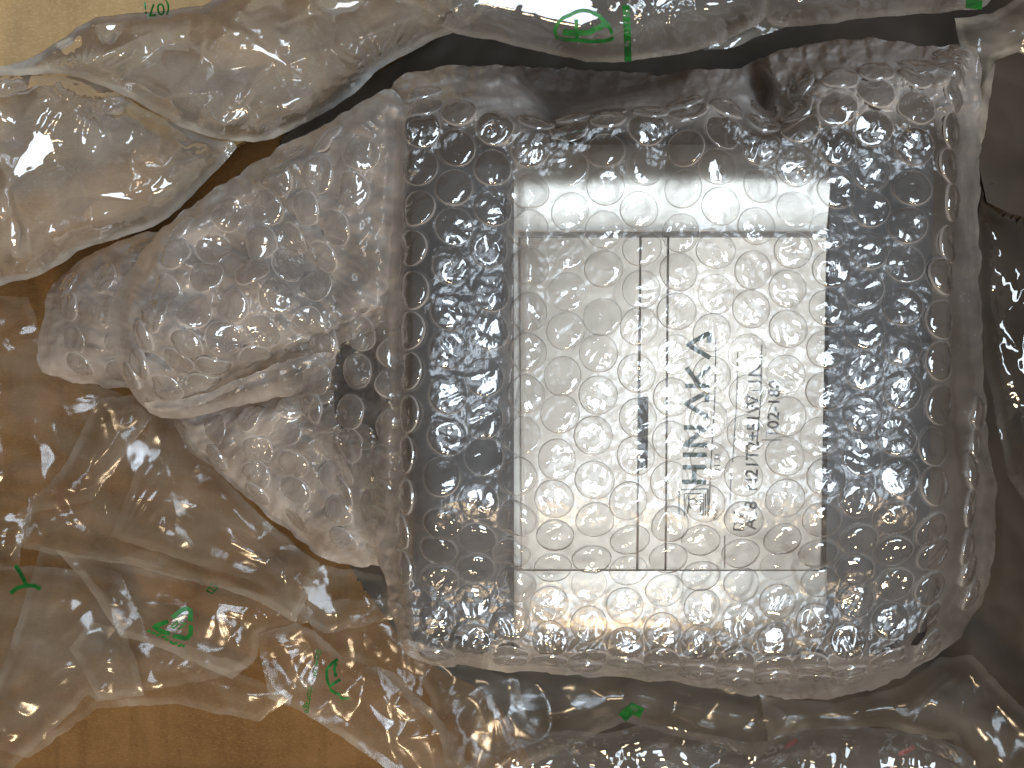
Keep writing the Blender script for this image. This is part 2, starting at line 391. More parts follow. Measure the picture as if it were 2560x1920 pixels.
def lettering(name, text, px, py, size, ang, posf, mat, parent, up=0.0002, sx=1.0):
    """text as flat print: size = cap height in photo px, ang = reading direction in degrees (0 = right, 90 = upwards)"""
    cu = bpy.data.curves.new('text_tmp', 'FONT'); cu.body = text; cu.size = 1.0; cu.offset = 0.010; cu.resolution_u = 3
    ob = bpy.data.objects.new('text_tmp', cu); COL.objects.link(ob)
    dg = bpy.context.evaluated_depsgraph_get(); me = bpy.data.meshes.new_from_object(ob.evaluated_get(dg))
    bpy.data.objects.remove(ob); bpy.data.curves.remove(cu)
    n = len(me.vertices); co = np.zeros(n * 3, np.float32); me.vertices.foreach_get('co', co); co = co.reshape(-1, 3).astype(float)
    k = size / 0.70; a = R(ang); X = co[:, 0] * k * sx; Y = co[:, 1] * k
    qx = px + X * math.cos(a) - Y * math.sin(a); qy = py - (X * math.sin(a) + Y * math.cos(a))
    W = posf(qx, qy, up); me.vertices.foreach_set('co', W.astype(np.float32).ravel()); me.update()
    me.name = name; o = link(name, me, mat, parent)
    return parented(o, parent) if parent.parent is None and parent.type == 'EMPTY' else o
UP = 0.0013
def letters_to_strokes():
    # big maker's name, reading upwards; u along reading direction (up), v across (cap top is to the left)
    G = {'H': [[(0, 0), (0, 1)], [(.8, 0), (.8, 1)], [(0, .5), (.8, .5)]], 'I': [[(0, 0), (0, 1)]],
         'N': [[(0, 0), (0, 1), (.85, 0), (.85, 1)]], 'A': [[(0, 0), (.5, 1), (1, 0), (.62, .04)]],
         'K': [[(0, 0), (0, 1)], [(.75, 1), (.05, .42)], [(.28, .55), (.8, 0)]]}
    segs = []; u = 1205.0; x = 1762.0
    for ch, wd in (('H', 44), ('I', 40), ('N', 54), ('A', 62), ('K', 50), ('A', 62)):
        scale = {'H': 46, 'I': 30, 'N': 52, 'A': 62, 'K': 58}[ch]
        for ln in G[ch]: segs.append([(x - 54 * v + (1205 - (u - a * scale)) * 0.035 , u - a * scale) for a, v in ln])
        u -= {'H': 68, 'I': 24, 'N': 72, 'A': 76, 'K': 72}[ch]
    return segs
strokes('maker_name', letters_to_strokes(), 11.5, face_px, M_ink, motor, UP)
strokes('square_emblem', [[(1698, 1290), (1698, 1225), (1770, 1222), (1770, 1288)], [(1711, 1288), (1711, 1234), (1752, 1234)], [(1758, 1234), (1758, 1288)], [(1764, 1234), (1764, 1288)],
        [(1722, 1240), (1722, 1262), (1718, 1284)], [(1724, 1250), (1738, 1246), (1744, 1258), (1738, 1270), (1726, 1270), (1722, 1260)], [(1752, 1236), (1752, 1284)], [(1746, 1210), (1742, 1210)]], 3.2, face_px, M_ink, motor, UP)
strokes('printed_rules', [[(1790, 845), (1787, 1000), (1778, 1150), (1772, 1290)], [(1845, 880), (1842, 1000), (1832, 1155)], [(1905, 860), (1902, 1000), (1892, 1110)], [(1828, 1170), (1825, 1260)], [(1900, 975), (1880, 977)], [(1905, 1100), (1955, 1100)], [(1868, 985), (1868, 1020)], [(1812, 1340), (1812, 1420)]], 2.4, face_px, M_ink2, motor, UP)
lettering('lettering', 'A18  N21T2+E1W  1N', 1890, 1325, 31, 88.2, face_px, M_ink2, motor, UP, 0.98)
lettering('lettering', '102-180', 1946, 1095, 29, 88.2, face_px, M_ink2, motor, UP, 1.05)
lettering('lettering', '11.31', 1800, 1180, 15, 88, face_px, M_ink2, motor, UP)
lettering('lettering', 'DV', 1858, 1330, 26, 88, face_px, M_ink2, motor, UP)
lettering('lettering', 'No.', 1795, 1300, 14, 88, face_px, M_ink2, motor, UP)
# shaft boss and shaft running left under the loose wrap
def tube(name, p0, p1, r0, r1, mat, parent, n=40):
    from mathutils import Vector
    p0 = Vector(p0); p1 = Vector(p1); d = (p1 - p0).normalized(); a = d.orthogonal().normalized(); b = d.cross(a)
    prof = [(0, 0), (0, r0 * .92), (0.0008, r0), ((p1 - p0).length - 0.0008, r1), ((p1 - p0).length, r1 * .9), ((p1 - p0).length, 0)]
    V = [p0 + d * t + (a * math.cos(k * 2 * math.pi / n) + b * math.sin(k * 2 * math.pi / n)) * r for t, r in prof for k in range(n)]
    F = [(i * n + k, i * n + (k + 1) % n, (i + 1) * n + (k + 1) % n, (i + 1) * n + k) for i in range(len(prof) - 1) for k in range(n)]
    me = bpy.data.meshes.new(name); me.from_pydata([tuple(v) for v in V], [], F); me.update()
    for p_ in me.polygons: p_.use_smooth = True
    me.set_sharp_from_angle(angle=R(35)); o = link(name, me, mat, parent); return parented(o, parent)
tube('shaft_boss', (-0.029, -0.006, 0.046), (-0.050, -0.008, 0.044), 0.024, 0.020, M_black, motor)
tube('shaft', (-0.041, -0.010, 0.040), (-0.070, -0.012, 0.036), 0.007, 0.007, M_black, motor)

# ================================================================= BUBBLE WRAP
wrap = empty('bubble_wrap'); tag(wrap, 'crumpled clear bubble wrap wound round the silver motor and bunched at its left', 'bubble wrap')
def rbf(ctrl, PX, PY, sigma=None):
    c = np.array(ctrl, float); X = c[:, 0] * K; Y = c[:, 1] * K; Z = c[:, 2]
    def phi(r): return np.where(r > 0, r * r * np.log(r + 1e-9), 0)
    n = len(c); r = np.hypot(X[:, None] - X, Y[:, None] - Y) / 500
    A = np.zeros((n + 3, n + 3)); A[:n, :n] = phi(r) + np.eye(n) * 0.002; A[:n, n] = A[n, :n] = 1; A[:n, n + 1] = A[n + 1, :n] = X / 500; A[:n, n + 2] = A[n + 2, :n] = Y / 500
    wgt = np.linalg.solve(A, np.r_[Z, 0, 0, 0]); out = wgt[n] + wgt[n + 1] * PX / 500 + wgt[n + 2] * PY / 500
    for i in range(n): out = out + wgt[i] * phi(np.hypot(PX - X[i], PY - Y[i]) / 500)
    return out
BR = 0.00490   # bubble radius
NB = 0
def dome_mesh(S, Zs, cx, cyy, rng, radius=BR, height=0.0021, amp=1.0, nr=13, nt=40, mk=0.0):
    e = 14.0
    c = S.pos(cx, cyy, Zs); t1 = S.pos(cx + e, cyy, Zs) - S.pos(cx - e, cyy, Zs); t2 = S.pos(cx, cyy - e, Zs) - S.pos(cx, cyy + e, Zs)
    n = np.cross(t1, t2); n /= np.linalg.norm(n); t1 /= np.linalg.norm(t1); t2 = np.cross(n, t1)
    rr = np.concatenate([np.linspace(0, 0.86, nr - 4), [0.92, 0.96, 0.985, 1.0]]); th = np.arange(nt) * 2 * np.pi / nt
    RR, TH = np.meshgrid(rr, th, indexing='ij')
    ov = 1 + 0.05 * rng.uniform(-1, 1) * np.cos(2 * TH + rng.uniform(0, 6)); 
    a = RR * np.cos(TH) * radius * ov; b = RR * np.sin(TH) * radius * ov
    W = c + a[..., None] * t1 + b[..., None] * t2
    qx, qy = proj(W); B = S.pos(qx, qy, Zs)
    # keep the foot from running down a cliff
    dz = np.clip(((B - W) @ n), -0.0025, 0.002); B = W + dz[..., None] * n
    H = height * rng.uniform(0.75, 1.12)
    if rng.random() < 0.14: H *= 0.4; amp = amp * 0.8; radius_k = 0.97   # burst or half-empty bubble
    prof = np.sqrt(np.clip(1 - RR ** 8, 0, 1)) * (1 - 0.25 * RR ** 2)
    s = int(rng.integers(1, 1e6)); ang = rng.uniform(-0.7, 0.7) + (0 if rng.random() < .6 else 1.2)
    A_ = a * 1e4; B_ = b * 1e4
    wv = folds(A_ + 500, B_ + 300, 34, s, 2, 0.5, 0.9, 2.0, ang)        # long soft folds across the top
    wv2 = folds(A_ + 900, B_ + 100, 17, s + 7, 2, 0.6, 0.6, 1.3, ang + .6)
    m = (1 - RR ** 6)
    dent = np.exp(-(((a / radius - rng.uniform(-.5, .5)) ** 2 + (b / radius - rng.uniform(-.5, .5)) ** 2) / 0.22)) * rng.uniform(0, 0.5)
    h = H * prof * (1 - dent * m) - amp * (0.00118 * wv + 0.00022 * wv2) * m * rng.uniform(0.55, 1.25)
    # side wrinkles near the rim
    h = h + 0.00010 * amp * np.sin(TH * rng.integers(9, 17) + rng.uniform(0, 6)) * np.exp(-((RR - 0.85) / 0.12) ** 2)
    h = np.maximum(h, 0.00012 * (1 - RR) + 0.00003)
    V = B + h[..., None] * n
    milk = 0.045 + mk + 0.30 * sstep(0.955, 0.985, RR) + 0.015 * rng.random()
    V = V.reshape(-1, 3); idx = np.arange(nr * nt).reshape(nr, nt)
    F = np.stack([idx[:-1], idx[1:], np.roll(idx[1:], -1, 1), np.roll(idx[:-1], -1, 1)], -1).reshape(-1, 4)
    return np_mesh('bubble', V, F[:, ::-1][:, [0, 1, 2, 3]][:, ::-1], True, {'milk': milk.reshape(-1)}), c
def lattice(S, Zs, x_start, ncol, colsp, lean, y_top, y_bot, yref, rng, jit=4.0, pitch=0.0106):
    pts = []
    for k in range(ncol):
        ys = np.arange(y_top, y_bot, 3.0); xs = x_start + k * colsp + lean * (ys - yref) + 10 * perlin(ys / 500.0, np.full(ys.shape, k * .25), 44)
        W = S.pos(xs, ys, Zs); seg = np.linalg.norm(np.diff(W, axis=0), axis=1); seg = np.minimum(seg, 0.0016); s = np.r_[0, np.cumsum(seg)]
        i0 = np.argmin(abs(ys - yref)); off = s[i0] + (k % 2) * pitch / 2
        m0 = math.floor(-off / pitch); m1 = math.ceil((s[-1] - off) / pitch)
        for m in range(m0, m1 + 1):
            q = off + m * pitch
            if 0 <= q <= s[-1]:
                y = np.interp(q, s, ys); x = np.interp(q, s, xs); pts.append((x + rng.normal(0, jit), y + rng.normal(0, jit)))
    return pts
def add_bubbles(S, sheet, Zs, pts, rng, margin=30, keep=None, amp=1.0, height=0.0021, radius=BR, base=None):
    global NB
    cs = []
    for (x, y) in pts:
        if float(sdf(np.array([x]), np.array([y]), S.o)[0]) < margin: continue
        if keep is not None and not keep(x, y): continue
        me, c = dome_mesh(S, Zs, x, y, rng, radius=radius, amp=amp, height=height, mk=0.0 if base is None else 0.35 * max(0.0, float(S.z(np.array(x), np.array(y), base)) - 0.08))
        link('bubble', me, M_dome, sheet); cs.append(c); NB += 1
    return cs
def milk_map(S, Z, cs, base, inner=0.05, radius=BR):
    W = P(S.PX, S.PY, Z); M = base.copy()
    for c in cs:
        px, py = proj(c); i = int((px - S.x0) / S.step); j = int((py - S.y0) / S.step); r = int(70 / S.step)
        sl = (slice(max(0, j - r), j + r), slice(max(0, i - r), i + r))
        d = np.linalg.norm(W[sl] - c, axis=-1) / radius
        M[sl] = np.where(d < 1.08, M[sl] * (1 - (1 - sstep(0.93, 1.0, d))) + inner * (1 - sstep(0.93, 1.0, d)), M[sl])
        M[sl] += 0.10 * np.exp(-((d - 1.02) / 0.045) ** 2)
    return M

# ---- main sheet over the motor
OUT_MAIN = smooth_poly(poly([(815, 268), (825, 215), (868, 160), (960, 140), (1100, 142), (1300, 152), (1450, 168), (1495, 150), (1600, 148), (1640, 125), (1720, 100), (1830, 82), (1950, 85), (2000, 105), (2108, 92),
    (2125, 150), (2118, 300), (2113, 500), (2127, 800), (2133, 950), (2155, 1060), (2155, 1180), (2118, 1320), (2035, 1415), (1910, 1485), (1780, 1512), (1650, 1507), (1500, 1477), (1330, 1464), (1200, 1457),
    (1130, 1450), (1010, 1440), (912, 1436), (858, 1392), (842, 1300), (815, 1215), (800, 1100), (805, 1000), (800, 900), (805, 800), (800, 600), (808, 430)]), 2, 0.0, 3)
OUT_MAIN = wobble(OUT_MAIN, 13, 55, 3)
Sm = Surf(OUT_MAIN, 3.4)
ctrl = []
for y, z in ((330, 92.5), (460, 95.5), (620, 97.5), (800, 99.5), (960, 101), (1130, 101.5)):
    for x in (900, 1000, 1090, 1250, 1420, 1600, 1780, 1900, 2030):
        ctrl.append((x, y, z + 1.2 * math.sin(x * 0.011 + y * 0.007)))
ctrl += [(900, 240, 88), (1050, 225, 90), (1180, 290, 79), (1250, 285, 86), (1380, 255, 90), (1500, 230, 89), (1590, 245, 86), (1655, 330, 84), (1750, 230, 88), (1900, 190, 91), (2040, 190, 90),
         (1195, 225, 60), (1300, 200, 58), (1420, 190, 60), (1655, 270, 66), (1690, 200, 72), (960, 170, 77), (1100, 180, 74), (1560, 185, 80), (1830, 120, 82), (2060, 120, 84),
         (2085, 500, 90), (2095, 900, 90), (2110, 1150, 82), (860, 500, 93), (860, 900, 95), (850, 1150, 84), (815, 500, 84), (815, 900, 84)]
for x in (950, 1060, 1200, 1350, 1500, 1650, 1800): ctrl += [(x, 1200, 95.5), (x, 1270, 90), (x, 1330, 89.5), (x, 1410, 85)]
ctrl += [(1950, 1200, 96), (1930, 1300, 90), (1880, 1380, 88), (2000, 1300, 88), (1960, 1400, 78), (1700, 1460, 74), (1300, 1440, 78), (900, 1330, 88), (900, 1390, 84), (860, 1250, 88)]
PXn, PYn = Sm.PX / K, Sm.PY / K
cg = rbf(ctrl, Sm.PX[::6, ::6], Sm.PY[::6, ::6])
# upsample coarse grid
yy = np.arange(Sm.ny) / 6.0; xx = np.arange(Sm.nx) / 6.0
yi = np.clip(yy.astype(int), 0, cg.shape[0] - 2); xi = np.clip(xx.astype(int), 0, cg.shape[1] - 2); fy = (yy - yi)[:, None]; fx = (xx - xi)[None]
cg = (cg[yi][:, xi] * (1 - fx) + cg[yi][:, xi + 1] * fx) * (1 - fy) + (cg[yi + 1][:, xi] * (1 - fx) + cg[yi + 1][:, xi + 1] * fx) * fy
Z = cg
# crease bands: fold beside left edge, seam between plate and body, shoulder crease to the right plate
xl = 1290 - 0.02 * (Sm.PY - 400) + 6 * perlin(Sm.PY / 120, Sm.PY * 0 + 3, 1)
band = sstep(300, 420, Sm.PY) * (1 - sstep(1600, 1700, Sm.PY))
Z = Z - 2.6 * np.exp(-((Sm.PX - xl) / 16) ** 2) * band + 1.5 * np.exp(-((Sm.PX - xl - 34) / 18) ** 2) * band
xe = 992 - 0.02 * (Sm.PY - 600) + 9 * perlin(Sm.PY / 160, Sm.PY * 0 + 7, 2)
Z = Z + 2.2 * np.exp(-((Sm.PX - xe + 18) / 15) ** 2) * band - 1.5 * np.exp(-((Sm.PX - xe - 10) / 14) ** 2) * band
# the long slack crease running up across the face
def crease(Z, pts, amp, wd, one=False):
    for (a, b) in zip(pts[:-1], pts[1:]):
        ax, ay = a[0] * K, a[1] * K; bx, by = b[0] * K, b[1] * K
        t = np.clip(((Sm.PX - ax) * (bx - ax) + (Sm.PY - ay) * (by - ay)) / ((bx - ax) ** 2 + (by - ay) ** 2), 0, 1)
        d = np.hypot(Sm.PX - ax - t * (bx - ax), Sm.PY - ay - t * (by - ay))
        Z = Z + amp * np.exp(-d / wd) * 0.8
    return Z
Z = crease(Z, [(1195, 980), (1260, 850), (1340, 700), (1395, 600), (1560, 560)], 0.9, 22)
Z = crease(Z, [(1120, 1140), (1500, 1140), (1790, 1150)], 0.7, 14)
Z = crease(Z, [(1190, 275), (1240, 300), (1300, 318)], 1.2, 10)
Z = crease(Z, [(1650, 292), (1600, 330), (1540, 350)], 1.5, 10)
Z = crease(Z, [(1655, 300), (1720, 330), (1790, 320)], 1.5, 10)
# edge fall
f = np.clip(Sm.D / 80.0, 0, 1); fall = 0.75 * f ** 0.8 + 0.25 * f
Zsoft = 30 + (Z - 30) * (0.48 + 0.52 * fall)
# deep side pockets behind the front folds of the top edge
POCK = [poly([(1110, 120), (1115, 170), (1150, 215), (1188, 278), (1240, 243), (1350, 218), (1480, 176), (1500, 130)]), poly([(1605, 120), (1610, 190), (1630, 235), (1652, 292), (1668, 240), (1680, 190), (1640, 110)])]
pk = np.maximum(sdf(Sm.PX, Sm.PY, POCK[0]), sdf(Sm.PX, Sm.PY, POCK[1])); pk = sstep(-4, 26, pk)
Zsoft = Zsoft - 22 * pk
# never below the motor it is wound round
_W = P(Sm.PX, Sm.PY, Zsoft / 1000)
_dx = np.maximum(np.maximum(-0.0285 - _W[..., 0], _W[..., 0] - 0.1100), 0); _dy = np.maximum(np.maximum(-0.0755 - _W[..., 1], _W[..., 1] - 0.0695), 0)
Zsoft = np.maximum(Zsoft, 1000 * (0.0885 + 0.030 * _W[..., 1] + 0.0030) - 2.6 * 1000 * np.hypot(_dx, _dy))
Zsoft = blur(Zsoft, 2, 1)
# crumples: mild on the face, strong round the rim and the top folds
rough = 0.22 + 1.0 * (1 - sstep(20, 95, Sm.D)) + 1.3 * (1 - sstep(250, 345, Sm.PY)) + 0.5 * sstep(1560, 1660, Sm.PY) + 0.4 * np.exp(-((Sm.PX - xe) / 40) ** 2) + 0.3 * np.exp(-((Sm.PX - xl) / 40) ** 2)
ripple = folds(Sm.PX, Sm.PY * 1.0, 62, 21, 3, 0.5, 1.0, 3.2, -0.05)
Zd = Zsoft + rough * (2.6 * (folds(Sm.PX, Sm.PY, 75, 5, 3, 0.5) - 0.25) + 1.6 * (facets(Sm.PX + 12 * perlin(Sm.PX / 30, Sm.PY / 30, 2), Sm.PY, 42, 8) - 0.3)) + 0.35 * (folds(Sm.PX, Sm.PY, 26, 25, 2) - .25) + (1 - sstep(240, 330, Sm.PY)) * 5.0 * (ripple - 0.2)
Zs = Zsoft + 0.25 * perlin(Sm.PX / 90, Sm.PY / 90, 9) + 0.6 * (1 - sstep(250, 345, Sm.PY)) * perlin(Sm.PX / 60, Sm.PY / 40, 10)
Sm.Z = Zd / 1000; Zs = blur(Zd, 3, 2) / 1000
rng = np.random.default_rng(11)
pts = lattice(Sm, Zs, 955, 17, 94.5, -0.045, 120, 1760, 372, rng)
SM_ob_pending = []
sheet_root = empty('wrap_layer'); sheet_root.parent = wrap
rimm = rough - 0.55 * (1 - sstep(20, 95, Sm.D)) * sstep(1350, 2000, Sm.PX) * sstep(500, 800, Sm.PY) - 0.5 * sstep(1400, 1600, Sm.PY) * (1 - sstep(20, 95, Sm.D))  # less milk on right and bottom rims paints their dimmer light
base = 0.080 + 0.06 * (1 - sstep(250, 345, Sm.PY)) + 0.20 * np.clip(rimm - 0.22, 0, 1.9) + 0.05 * perlin(Sm.PX / 200, Sm.PY / 200, 6) + 0.24 * band * np.exp(-((Sm.PX - xe + 12) / 15) ** 2) + 0.16 * band * np.exp(-((Sm.PX - xl - 20) / 26) ** 2)
side = Sm.PX / K - (1150 + (1140 - Sm.PY / K) * 0.455) + 20 * perlin(Sm.PX / 90, Sm.PY / 90, 61)
base = base + 0.07 * sstep(-4, 14, side) * (1 - sstep(1130, 1150, Sm.PY / K)) * sstep(545, 590, Sm.PY / K + 0.10 * (Sm.PX / K - 1400)) * (1 - sstep(1700, 1800, Sm.PX / K))  # whitish sheen right of the slack crease, painted as extra milk
base = np.clip(base, 0.05, 0.6) * (1 - 0.6 * pk)  # milk cut in the side pockets to paint their shade
topline = lambda x, y: y > np.interp(x, [950, 1100, 1380, 1700, 1900, 2010, 2200, 2450], [205, 225, 300, 250, 285, 205, 150, 120])
cs = add_bubbles(Sm, sheet_root, Zs, pts, rng, margin=26, base=base, keep=topline)
Mk = milk_map(Sm, Sm.Z, cs, base)
Sm.build('sheet', M_sheet, sheet_root, {'milk': Mk})

# ---- loose layers bunched at the left
def flap(outline, ctrl, step, seed, amp, fold_size, base_milk, edge=18, drop=14, ang=0.3, lat=None, margin=24, bub_amp=1.3, jitter=2.5):
    ol = wobble(smooth_poly(poly(outline), 2, 0, seed), 12, 50, seed); S = Surf(ol, step)
    Z = rbf(ctrl, S.PX, S.PY)
    f = np.clip(S.D / 50.0, 0, 1); Z = Z - drop * (1 - f) ** 1.3
    Zd = Z + amp * (folds(S.PX, S.PY, fold_size, seed, 4, 0.55, 0.7, 1.8, ang) - 0.3) + amp * 0.18 * (folds(S.PX, S.PY, fold_size * .3, seed + 3, 3) - .3) + 1.1 * (facets(S.PX + 12 * perlin(S.PX / 30, S.PY / 30, seed), S.PY, 48, seed + 8) - .3)
    S.Z = Zd / 1000; Zs = blur(Zd, 3, 2) / 1000
    rng = np.random.default_rng(seed)
    lr = empty('wrap_layer'); lr.parent = wrap
    x0, n, sp, lean, y0, y1 = lat
    b = 0.09 + base_milk + 0.08 * perlin(S.PX / 120, S.PY / 120, seed) + 0.15 * (1 - sstep(0, 40, S.D))
    b = np.clip(b, 0.05, 0.8); c = add_bubbles(S, lr, Zs, lattice(S, Zs, x0, n, sp, lean, y0, y1, y0 + 80, rng, 5), rng, margin, amp=bub_amp, base=b * 1.9)
    M = milk_map(S, S.Z, c, b * (0.75 + 1.0 * np.clip(folds(S.PX, S.PY, 110, seed + 70, 3, .5, .8, 2.0, ang), 0, .7)), 0.2)
    S.build('sheet', M_sheet, lr, {'milk': M}); return S
# far lump in the shade
flap([(70, 770), (92, 700), (105, 620), (190, 545), (310, 500), (400, 500), (400, 860), (200, 835), (110, 815)],
     [(80, 770, 20), (200, 700, 34), (320, 620, 38), (320, 780, 34), (150, 620, 28), (390, 520, 40), (390, 850, 34)], 4.5, 31, 7, 95, 0.20, lat=(60, 5, 98, 0.15, 560, 1010), drop=10)
# underneath lower wedge
flap([(368, 890), (480, 868), (640, 835), (760, 800), (870, 830), (880, 1240), (815, 1217), (780, 1226), (700, 1210), (600, 1130), (520, 1060), (440, 1000), (400, 960)],
     [(380, 900, 40), (500, 900, 52), (700, 860, 58), (860, 850, 66), (500, 1010, 46), (650, 1050, 54), (860, 1050, 68), (700, 1190, 44), (860, 1220, 54), (600, 1130, 42)], 4.0, 41, 11, 150, 0.24, lat=(440, 7, 95, 0.12, 960, 1450), drop=12, ang=-0.7)
# inner tongue around the shaft
flap([(600, 720), (700, 690), (860, 560), (880, 800), (880, 1180), (830, 1190), (770, 1160), (720, 1060), (690, 960), (600, 880)],
     [(620, 740, 68), (860, 600, 84), (870, 900, 86), (860, 1150, 76), (720, 900, 70), (760, 1100, 62), (780, 800, 76), (800, 950, 78)], 4.0, 47, 6, 110, -0.02, lat=(720, 4, 95, -0.1, 660, 1400), drop=9, ang=1.1)
# upper lobe
flap([(230, 690), (262, 600), (330, 510), (440, 425), (560, 345), (700, 270), (790, 215), (858, 180), (880, 260), (866, 600), (850, 690), (740, 745), (640, 775), (560, 812), (470, 860), (400, 885), (330, 892), (280, 852), (248, 780)],
     [(240, 690, 52), (330, 560, 66), (450, 480, 72), (600, 380, 78), (750, 280, 84), (860, 240, 88), (860, 450, 92), (860, 650, 88), (700, 500, 80), (560, 580, 78), (450, 650, 76), (330, 720, 70), (600, 720, 74), (740, 660, 78), (300, 830, 58), (450, 800, 68), (560, 800, 64), (640, 560, 70), (500, 530, 68)], 3.8, 53, 13, 190, 0.27, lat=(330, 7, 97, -0.35, 300, 1010), drop=16, ang=0.5)
# narrow folded lip below the lobe
flap([(300, 862), (400, 868), (560, 800), (680, 760), (740, 770), (690, 830), (560, 872), (400, 905), (340, 905)],
     [(320, 875, 62), (450, 860, 70), (600, 810, 76), (720, 775, 78), (560, 865, 68), (400, 900, 62)], 3.8, 59, 4, 90, 0.10, lat=(400, 4, 98, 0.0, 930, 1060), drop=8, ang=-0.3, margin=34)

# ================================================================= AIR PILLOWS AND LOOSE FILM
WIN = np.array((0.27, -0.13, 1.35))
def lean_to_window(S, Z, polys, keep=0.08, lam=8e-5):
    """taut flat facets of a film that face half way between window and viewer; the rest of the film bends to meet them"""
    m = np.zeros(Z.shape)
    for p in polys: m = np.maximum(m, sstep(-2.5, 2.5, sdf(S.PX + 7 * perlin(S.PX / 25, S.PY / 25, 77), S.PY + 7 * perlin(S.PX / 25, S.PY / 25, 78), p)))
    W = P(S.PX, S.PY, Z); v = np.array((0, 0, CAM_Z)) - W; v /= np.linalg.norm(v, axis=-1)[..., None]; l = WIN - W; l /= np.linalg.norm(l, axis=-1)[..., None]
    n = v + l; gx = -n[..., 0] / n[..., 2]; gy = -n[..., 1] / n[..., 2]
    s_ = S_(Z); k = -1e-4 / 0.230; den = 1 - gx * (S.PX - 1280) * k - gy * (960 - S.PY) * k
    tx = gx * s_ * S.step / den; ty = -gy * s_ * S.step / den
    Zx = np.diff(Z, axis=1, append=Z[:, -1:]); Zy = np.diff(Z, axis=0, append=Z[-1:])
    sm = blur(Z, 5, 2); hx = Zx - np.diff(sm, axis=1, append=sm[:, -1:]); hy = Zy - np.diff(sm, axis=0, append=sm[-1:])
    ux = tx + keep * hx; uy = ty + keep * hy
    ax = Zx * (1 - m) + ux * m; ay = Zy * (1 - m) + uy * m
    ny, nx = Z.shape[0] * 2, Z.shape[1] * 2
    ky = 2 - 2 * np.cos(2 * np.pi * np.arange(ny) / ny); kx = 2 - 2 * np.cos(2 * np.pi * np.arange(nx) / nx)
    for it in range(9):
        ax[:, -1] = 0; ay[-1] = 0
        div = ax.copy(); div[:, 1:] -= ax[:, :-1]; div += ay; div[1:] -= ay[:-1]
        rhs = lam * Z - div
        E = np.concatenate([rhs, rhs[::-1]], 0); E = np.concatenate([E, E[:, ::-1]], 1)
        Q = np.real(np.fft.ifft2(np.fft.fft2(E) / (lam + ky[:, None] + kx[None])))[:Z.shape[0], :Z.shape[1]]
        ax = ax + m * (ux - np.diff(Q, axis=1, append=Q[:, -1:])) * 0.9; ay = ay + m * (uy - np.diff(Q, axis=0, append=Q[-1:])) * 0.9
    return Q[:Z.shape[0], :Z.shape[1]]
def pillow(name, outline, z0, bulge, width, seed, label, cat='air pillow', group=None, amp=5.0, fsize=150, milk=0.09, step=5.0, tilt=(0, 0), pinch=(), under=True, jitter=2.0, seam=14, facet=0.0, fac_size=120, ang=0.4, stretch=1.6, ctrl=None, shine=(), fn=0.22):
    fm = M_film if fn > 0.15 else M_slack
    ol = wobble(smooth_poly(poly(outline), 1, jitter, seed), 5, 60, seed) if fn > 0.15 else wobble(poly(outline), 6, 40, seed)
    S = Surf(ol, step)
    if ctrl is None:
        cx = np.mean([p[0] for p in ol]); cyy = np.mean([p[1] for p in ol])
        base = z0 + tilt[0] * (S.PX - cx) / 100 + tilt[1] * (S.PY - cyy) / 100
    else: base = rbf(ctrl, S.PX, S.PY)
    f = np.clip((S.D - seam) / width, 0, 1); dome = blur(np.sqrt(np.clip(1 - (1 - f) ** 2, 0, 1)), 4, 2)
    up = bulge * dome
    pinch = [(a_, b_, c_, d_ * (0.6 if fn > 0.15 else 0.18), e_) for a_, b_, c_, d_, e_ in pinch]; wr = 0.6 * amp * (folds(S.PX, S.PY, fsize, seed, 2, 0.35, 0.8, stretch, ang) - 0.25) + facet * (facets(S.PX + 20 * perlin(S.PX / 60, S.PY / 60, seed), S.PY, fac_size, seed) - 0.2)
    fine = fn * amp * (folds(S.PX, S.PY, fsize * .22, seed + 9, 2, .5, .6) - .25) * (1 - sstep(0, 60, S.D - seam) * 0.93)
    for (qx, qy, k, a, rad) in pinch:      # radiating wrinkles from a pinched corner
        dx = S.PX - qx * K; dy = S.PY - qy * K; r = np.hypot(dx, dy); th = np.arctan2(dy, dx)
        ph = th * k / (2 * np.pi) * 2 + 1.3 * perlin(r / 150, th * 2, seed + 3)
        wr = wr + a * (np.abs((ph % 1) - 0.5) * 2 - 0.5) * np.minimum(r / 60, 1) * np.exp(-r / (rad * K))
    S.Z = (base + up + (wr + fine) * (0.25 + 0.75 * np.clip(S.D / 40, 0, 1))) / 1000
    if shine: S.Z = lean_to_window(S, S.Z, shine)
    root = empty(name); tag(root, label, cat, group)
    milk = milk * 0.65; mk = milk * 1.25 * (1 + 0.5 * perlin(S.PX / 160, S.PY / 160, seed)) + milk * 1.2 * (1 - sstep(seam * .6, seam * 1.8, S.D)) + 0.5 * milk * np.exp(-((S.D - seam) / 5) ** 2)
    if fn <= 0.15: mk = mk * (0.45 + 2.0 * np.clip(folds(S.PX, S.PY, 120, seed + 70, 3, .5, 1.0, 2.5, ang), 0, .8) + 0.8 * sstep(-.1, .15, perlin(S.PX / 140, S.PY / 70, seed + 71)))
    S.build('top_film', fm, root, {'milk': np.clip(mk, 0.01, 0.9)})
    if under:
        U = Surf(ol, step * 1.7); f = np.clip((U.D - seam) / width, 0, 1)
        zt = U.z(U.PX, U.PY); zt = S.z(U.PX, U.PY) * 1000
        dd = blur(np.sqrt(np.clip(1 - (1 - f) ** 2, 0, 1)), 2, 2)
        U.Z = (zt - 0.25 - bulge * 1.5 * dd + 1.2 * amp * .5 * folds(U.PX, U.PY, fsize, seed + 50, 2) * dd) / 1000
        U.Z = np.maximum(U.Z, 0.003)
        U.build('bottom_film', fm, root, {'milk': np.full(U.PX.shape, milk * .8)})
    def onto(px, py, up=0.0003): return P(px, py, S.z(px, py) + up)
    return S, root, onto

